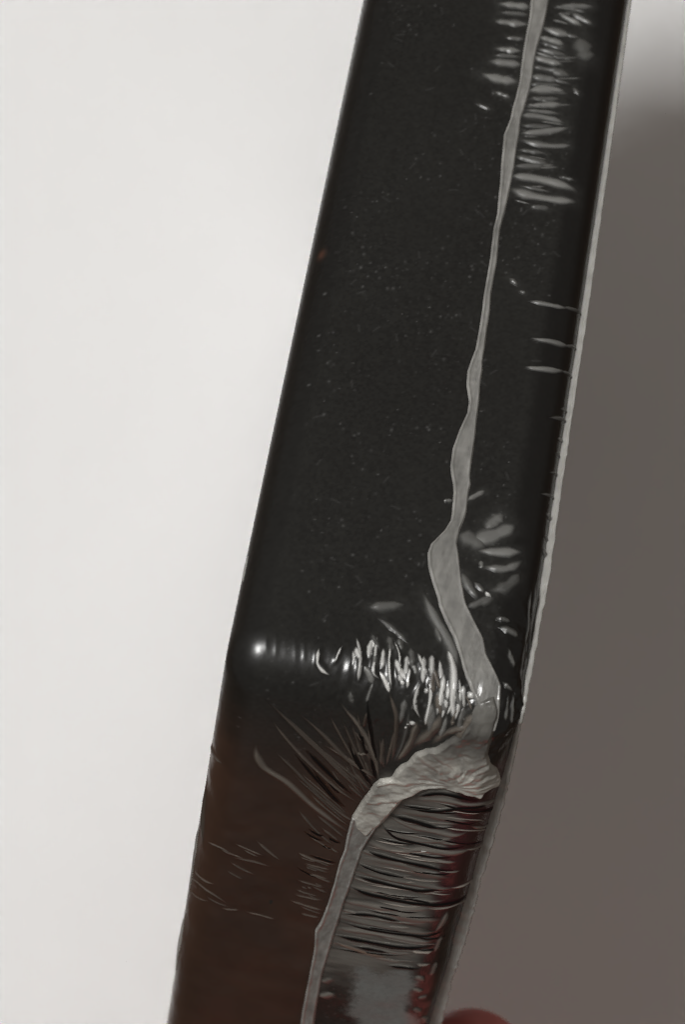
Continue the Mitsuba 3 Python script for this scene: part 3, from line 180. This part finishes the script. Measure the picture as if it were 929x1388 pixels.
# dark edge shade painted into the colour of the two rounded edges
edge_shade = np.maximum(sstep(HW-.0012, HW+.0006, Tg), .55*sstep(HW-.0002, HW+.0014, -Tg))
col = col*(1-.75*edge_shade[..., None])
def spot(s, t, r, c, el=1.):
    i0, i1 = np.searchsorted(sv, [s-3*r*el, s+3*r*el]); j0, j1 = np.searchsorted(tv, [t-3*r, t+3*r])
    if i1 > i0 and j1 > j0:
        g = np.exp(-((Sg[i0:i1, j0:j1]-s)/(r*el))**2-((Tg[i0:i1, j0:j1]-t)/r)**2)
        col[i0:i1, j0:j1] += g[..., None]*np.array(c)
for k in range(3200):                                       # dust lying on the film, gathered in drifts
    s_, t_ = rng.uniform(-.115, .136), rng.uniform(-HW-.002, HW)
    if meshkit.fbm(np.array([[s_*90, t_*160, 1.]]), 3, 17)[0] < rng.uniform(.38, .62): continue
    b_ = rng.random()**3
    spot(s_, t_, rng.uniform(.00009, .0002), [.007+.055*b_]*3, rng.uniform(.7, 1.6))
for k in range(60):                                         # lint and scuffs
    s_, t_, a_ = rng.uniform(-.01, .13), rng.uniform(-HW, HW), rng.uniform(0, 3.1)
    for q in np.linspace(-1, 1, 7): spot(s_+q*.0006*math.cos(a_)*rng.uniform(.8, 1.2), t_+q*.0006*math.sin(a_), .00014, [.012]*3)
spot(.0705, -.0186, .0006, [.05, .02, .012], 1.4)           # small reddish scuff on the left edge
def halo(pls, amount, spread):
    global col
    for k, w, pl in pls:
        pl = np.asarray(pl)/1000; r = w*spread/1000
        lo, hi_ = pl.min(0)-3*r, pl.max(0)+3*r
        i0, i1 = np.searchsorted(sv, [lo[0], hi_[0]]); j0, j1 = np.searchsorted(tv, [lo[1], hi_[1]])
        if i1 <= i0 or j1 <= j0: continue
        d, f = seg_dist(Sg[i0:i1, j0:j1], Tg[i0:i1, j0:j1], pl)
        milky[i0:i1, j0:j1] = np.maximum(milky[i0:i1, j0:j1], amount*np.exp(-(d/r)**2))
milky = np.zeros_like(Sg)                                   # soft pale tone around the folds
halo(UP, .7, 1.3); halo(FAN[:8], .7, 1.2); halo([x for x in CORNER if x[0] != 'b'], .6, 1.2)
col += (milky*(.7+.6*fine))[..., None]*np.array([.016, .016, .0152])
brown = np.array([.034, .0160, .0100])*(.45+.5*nz+.6*smudge)[..., None]
seam_t = np.interp(-Sg*1000, [0, 20, 40, 60, 80, 100], BR_T)   # where the brown print ends, in mm across
mb = sstep(.005, .030, -Sg+.006*(nz-.5)-.12*np.maximum(Tg+.008, 0)*(Sg > -.03))*sstep(1.5, -2.5, Tg*1000-seam_t)
col = col*(1-mb[..., None])+brown*mb[..., None]
pan = sstep(.0165, .020, -Sg+.004*(nz-.5))*sstep(-.4, .9, Tg*1000-seam_t-.3)*sstep(HW+.0014, HW-.0016, Tg+.002*(nz-.5))*sstep(.084, .074, -Sg+.01*(nz-.5))  # pale reflection right of the seam, painted in as grey
streaky = meshkit.fbm(P0*[.9, .16, 1], 3, 27)
col = col*(1-pan[..., None])+np.array([.10, .096, .087])*(.2+1.4*streaky[..., None])*pan[..., None]
mr = sstep(HW*1000-1.0, HW*1000+.6, Tg*1000+1.0*(nz-.5))*sstep(.011, .014, -Sg)*sstep(.058, .045, -Sg)
col = col*(1-mr[..., None])+np.array([.028, .005, .0068])*mr[..., None]
gp = Polygon(np.array(GREY)[:, ::-1]); gd = np.where(contains_xy(gp, Tg*1000, Sg*1000), 1, -1)
box_i = (Sg < -.060)
dist = np.zeros_like(Sg); dist[box_i] = distance(gp.exterior, shp_points(Tg[box_i]*1000, Sg[box_i]*1000))*gd[box_i]
mg = np.where(box_i, sstep(-1.0, 1.2, dist+2.6*(nz-.5)+1.2*(fine-.5)), 0)
col = col*(1-mg[..., None])+np.array([.135, .145, .142])*(.7+.3*fine+.3*smudge)[..., None]*mg[..., None]
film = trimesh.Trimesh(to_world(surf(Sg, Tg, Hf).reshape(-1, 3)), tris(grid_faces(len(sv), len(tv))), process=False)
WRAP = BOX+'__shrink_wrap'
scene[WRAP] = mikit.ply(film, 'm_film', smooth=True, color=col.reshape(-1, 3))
def film_h(s, t):
    i = np.clip(np.searchsorted(sv, s), 0, len(sv)-1); j = np.clip(np.searchsorted(tv, t), 0, len(tv)-1)
    return Hf[i, j]

# creases: raised folds of doubled film, with reflections and groove dark painted into their colour
def crease(kind, w, pl, seed):
    n = max(14, int(len(pl)*9)); w = w*(1.35 if kind == 'r' else 1.25 if kind == 'k' else 1.1 if kind in 'cd' else 1); r = np.random.default_rng(seed)
    c0, ln = resample(np.array(pl)/1000, n); w = w/1000
    f = np.linspace(0, 1, n); tan = np.gradient(c0, axis=0); tan /= np.linalg.norm(tan, axis=1, keepdims=True)+1e-12
    nor = np.stack([-tan[:, 1], tan[:, 0]], 1)
    ext = np.clip(.9*w/ln, .06, .3)
    c0 = c0+tan*((np.interp(f, [0, .2, .8, 1], [-1, 0, 0, 1])*ext*ln*.6)[:, None])
    e0, e1 = r.uniform(.14, .34, 2)
    tap = np.minimum(np.clip(f/e0, 0, 1), np.clip((1-f)/e1, 0, 1)); tap = tap*tap*(3-2*tap)
    wob = 1+.5*(np.interp(f, np.linspace(0, 1, 6), r.random(6))-.5)
    hw = w*(.45+.55*tap)*wob
    qs = np.linspace(-1, 1, 13); skew = r.uniform(-.3, .3)
    g = np.exp(-((qs-skew*(1-qs**2))/.52)**2); g = (g-g[0])/(g.max()-g[0])
    st = c0[:, None]+nor[:, None]*(qs[None, :, None]*hw[:, None, None])
    hgt = np.clip(g, 0, 1)[None]*((.2 if kind in 'rk' else .40)*min(w, .00075)*tap*wob)[:, None]+(.00010*(np.abs(qs) < .97)*tap[:, None] if kind == 'k' else 0)+np.where(np.abs(qs) > .97, -.00003, .000012)[None]
    t = np.clip(st[..., 1], -TMAX, TMAX)
    V = surf(st[..., 0], t, hgt+film_h(st[..., 0], t))
    m = trimesh.Trimesh(to_world(V.reshape(-1, 3)), tris(grid_faces(n, 13)), process=False)
    i = np.clip(np.searchsorted(sv, st[..., 0]), 0, len(sv)-1); k = np.clip(np.searchsorted(tv, t), 0, len(tv)-1)
    thick = np.clip(g[None]*tap[:, None]*1.9, 0, 1)[..., None]      # film layers plus painted reflection, strongest in the middle of the fold
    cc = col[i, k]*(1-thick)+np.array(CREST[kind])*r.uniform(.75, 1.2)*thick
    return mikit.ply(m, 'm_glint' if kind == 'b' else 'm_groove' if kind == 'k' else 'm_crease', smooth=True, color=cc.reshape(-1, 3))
sd = 0
GLINT_FOLDS = [['b', w*(.55 if k < 7 else .62), pl] for k, (w, pl) in enumerate(STREAK[:14])]  # bright colour along these folds paints in the lamp glints
for grp in (UP, GLINT_FOLDS, TEETH, FAN, CORNER, LOW_L, LOW_R):
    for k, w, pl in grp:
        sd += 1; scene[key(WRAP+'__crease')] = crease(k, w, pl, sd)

# heat-sealed seam and the bunched film at the corner: thick milky film, its edge dipping under the wrap
def patch(poly, mat, height, tint, step):
    pg = Polygon(np.array(poly)).buffer(0).buffer(.28).buffer(-.5).buffer(.22)
    x0, y0, x1, y1 = pg.bounds
    a = np.arange(x0-.4, x1+.4, step); b = np.arange(y0-.4, y1+.4, step)
    A, B = np.meshgrid(a, b, indexing='ij'); pts = shp_points(A, B)
    d = distance(pg.boundary, pts)*np.where(contains_xy(pg, A, B), 1, -1)
    p = np.stack([A, B, 0*A], -1)
    H = height(d, p)
    H = np.where(d < 0, np.maximum(-.35, H+d*1.2), H)
    keep = d > -.32
    q = grid_faces(len(a), len(b)); q = q[keep.ravel()[q].all(1)]
    used = np.unique(q); remap = np.zeros(A.size, int); remap[used] = np.arange(len(used))
    s, t = A.ravel()[used]/1000, np.clip(B.ravel()[used]/1000, -TMAX, TMAX)
    V = to_world(surf(s, t, H.ravel()[used]/1000+film_h(s, t)*.5))
    cc = tint(d, p).reshape(-1, 3)[used]
    return mikit.ply(trimesh.Trimesh(V, tris(remap[q]), process=False), mat, smooth=True, color=cc)
def seam_h(d, p):
    e = sstep(0, .28, d)
    return -.03+e*(.30+.16*np.exp(-((d-.25)/.2)**2))+.20*(meshkit.fbm(p*[.45, 1.3, 1], 3, 21)-.5)*e
def seam_tint(d, p):
    a = meshkit.fbm(p*[.35, 1.1, 1], 4, 22); b = meshkit.fbm(p*[1.6, 1.6, 1], 2, 23)
    milk = np.clip(.74+.6*(a-.5)+.10*(b-.5)+.10*(meshkit.noise(p*[1.7, .5, 1], 24)-.5), .2, 1.1)*(.72+.28*sstep(-.02, .16, d))*(.84+.38*np.exp(-((d-.16)/.13)**2))
    return np.array([.012, .012, .011])+milk[..., None]*np.array([.265, .261, .247])
def pleat(p):
    """Pleats running out from the pinched point of the film."""
    ang = np.arctan2(p[..., 1]-13.5, p[..., 0]+17.5); r = np.hypot(p[..., 0]+17.5, p[..., 1]-13.5)
    w1 = meshkit.fbm(p*[.3, .3, 1], 3, 35)
    return np.sin(ang*13+9*w1)*sstep(.6, 2.5, r)+.5*np.sin(ang*27+14*w1+r*.4)*sstep(1.5, 4., r)
def lump_h(d, p):
    e = sstep(0, .7, d)
    return -.03+e*(.52+.6*(meshkit.fbm(p*[.22, .3, 1], 2, 33)-.45)+.075*pleat(p)+.22*(meshkit.fbm(p*[.8, .8, 1], 2, 36)-.5))
def lump_tint(d, p):
    a = meshkit.fbm(p*[.4, .4, 1], 3, 37); b = meshkit.fbm(p*[1.3, 1.3, 1], 3, 38)
    milk = np.clip(.68+.9*(a-.5)+.15*(b-.5)+.05*pleat(p), .1, 1.15)*(.6+.4*sstep(-.05, .35, d))*(.28+.72*sstep(-6., -12., p[..., 0]+1.6*(a-.5)+np.clip(p[..., 1]-11, -9, 0)*.25+1.))
    return np.array([.014, .013, .012])+milk[..., None]*np.array([.44, .432, .395])
scene[WRAP+'__seam'] = patch(SEAM, 'm_seam', seam_h, seam_tint, .12)
scene[key(WRAP+'__bunched_corner')] = patch(LUMP, 'm_lump', lump_h, lump_tint, .12)
counts[WRAP+'__seam'] = 1
scene[key(WRAP+'__seam')] = patch(SEAM2, 'm_seam', seam_h, seam_tint, .12)
labels[WRAP+'__bunched_corner'] = {'label': 'whitish crumpled lump of film where the seam turns the corner'}

# edge fin of film along the right edge
fs = np.array(FIN)[::-1]
ss = np.arange(fs[0, 0]+.3, 150, .35); ee = np.interp(ss, fs[:, 0], fs[:, 1])
nf = meshkit.fbm(np.stack([ss*.9, 0*ss, 0*ss], -1), 3, 41)-.5
rough_zone = np.exp(-((ss-15)/26)**2)
ee = np.maximum(.3, ee*(1+.10*nf)-.12+rough_zone*.2*nf)-.42*np.exp(-((ss-24)/24)**2)+.28*sstep(-14, -30, ss)*(1+nf)
tb = HW+RE*1.05
Pb = surf(ss/1000, np.full(len(ss), tb)); Pn = surf(ss/1000, np.full(len(ss), tb), .001)-Pb; Pn /= np.linalg.norm(Pn, axis=1, keepdims=True)
wid = np.interp(ss, [-110, -30, -10, 5, 25, 60, 150], [.7, .7, .85, .95, .8, .75, .8])
rows = []
Xv = np.array([1., 0, 0]); nf2 = meshkit.fbm(np.stack([ss*.5, 0*ss+3, 0*ss], -1), 3, 43)-.5
nrm = surf(ss/1000, np.zeros(len(ss)), .001)-surf(ss/1000, np.zeros(len(ss)))
nrm /= np.linalg.norm(nrm, axis=1, keepdims=True)
base = surf(ss/1000, np.full(len(ss), HW+RE*1.3))
for q, z in ((-.25, -.2), (.1, .10), (.4, .26), (.7, .26), (.93, .14), (1, 0.), (.9, -.14), (.5, -.2), (-.25, -.45)):
    x = (ee-wid*(1-q))/1000 if q >= 0 else (np.minimum(ee-wid, 0)-.4)/1000
    rows.append(base+Xv*x[:, None]+nrm*((z+.25*nf2+(.0 if q > .5 else -.1))/1000)[:, None])
V = np.stack(rows, 1)
scene[WRAP+'__edge_fin'] = mikit.ply(trimesh.Trimesh(to_world(V.reshape(-1, 3)), tris(grid_faces(len(ss), V.shape[1])), process=False), 'm_fin', smooth=True)

# loose slivers of clear film standing off the left edge
for s0, s1, w in ((14., 18.5, .3), (-44., -68., .38), (-72., -94., .42)):
    f = np.linspace(0, 1, 24); s = s0+(s1-s0)*f; o = w*np.sin(math.pi*f)**.7*(.6+.8*meshkit.fbm(np.stack([f*3+s0, 0*f, 0*f], -1), 2, 3))
    b0 = surf(s/1000, np.full(24, -HW-RE*1.25)); V = np.stack([b0+Xv*.0003, b0-Xv*(o/2000)[:, None], b0-Xv*(o/1000)[:, None]+np.array([0, 0, .0003])], 1)
    scene[key(WRAP+'__film_sliver')] = mikit.ply(trimesh.Trimesh(to_world(V.reshape(-1, 3)), tris(grid_faces(24, 3)), process=False), 'm_sliver', smooth=True)

# ---- the hand: thumb on the right broad face, its tip just inside the frame -----------------------------------------
def chain(js, rs):
    parts = []
    for (a, ra), (b, rb) in zip(list(zip(js, rs))[:-1], list(zip(js, rs))[1:]):
        parts.append(m3.Manifold.batch_hull([m3.Manifold.sphere(r_*1000, 20).translate(list(np.array(p)*1000)) for p, r_ in ((a, ra), (b, rb))]))
    return parts
hand = []
hand += chain([(.0216, -.0935, -.600), (.0262, -.106, -.604), (.0360, -.128, -.610), (.0410, -.160, -.618)], [.0100, .0108, .0104, .0130])      # thumb
hand += chain([(-.0250, -.098, -.586), (-.0330, -.118, -.594), (-.0320, -.146, -.610), (-.0060, -.176, -.628)], [.0066, .0076, .0085, .0105])   # index finger
for k, (dx, dz) in enumerate(((.000, -.018), (.006, -.036), (.016, -.052))):                                                                   # curled fingers
    hand += chain([(.006+dx, -.150, -.612+dz), (-.020+dx, -.140, -.606+dz), (-.030+dx, -.158, -.612+dz), (-.004+dx, -.184, -.630+dz)], [.0066, .0075, .0085, .0105])
pal = [(.040, -.156, -.602, .0125), (-.004, -.178, -.630, .012), (.002, -.184, -.648, .012), (.014, -.186, -.676, .012), (.034, -.23, -.645, .020), (.042, -.235, -.632, .019)]
hand.append(m3.Manifold.batch_hull([m3.Manifold.sphere(r_*1000, 20).translate([x*1000, y*1000, z*1000]) for x, y, z, r_ in pal]))
hand += chain([(.038, -.232, -.640), (.050, -.32, -.640)], [.021, .024])
hm = m3.Manifold()
for p_ in hand: hm = hm+p_
mm = hm.refine_to_length(3.0).to_mesh()
hmesh = trimesh.Trimesh(np.array(mm.vert_properties)[:, :3]/1000, np.array(mm.tri_verts))
trimesh.smoothing.filter_taubin(hmesh, iterations=12)
hmesh.vertices += [0, 0, HC]
scene['person__hand'] = mikit.ply(hmesh, 'm_skin', smooth=True)
labels['person'] = {'label': 'person gripping the lower box edge, only a shaded reddish thumb tip showing', 'category': 'person'}

sl = m3.Manifold()  # unseen dark cloth on the forearm, added to cut red skin reflections
for p_ in chain([(.047, -.30, -.640), (.066, -.44, -.635), (.085, -.60, -.61)], [.031, .040, .050]): sl = sl+p_
sm_ = sl.refine_to_length(8.0).to_mesh(); sv_ = np.array(sm_.vert_properties)[:, :3]/1000
sv_ += (.002*(meshkit.fbm(sv_*60, 3, 4)-.5))[:, None]
scene['person__added_sleeve'] = mikit.ply(trimesh.Trimesh(sv_+[0, 0, HC], np.array(sm_.tri_verts), process=False), 'm_sleeve', smooth=True)
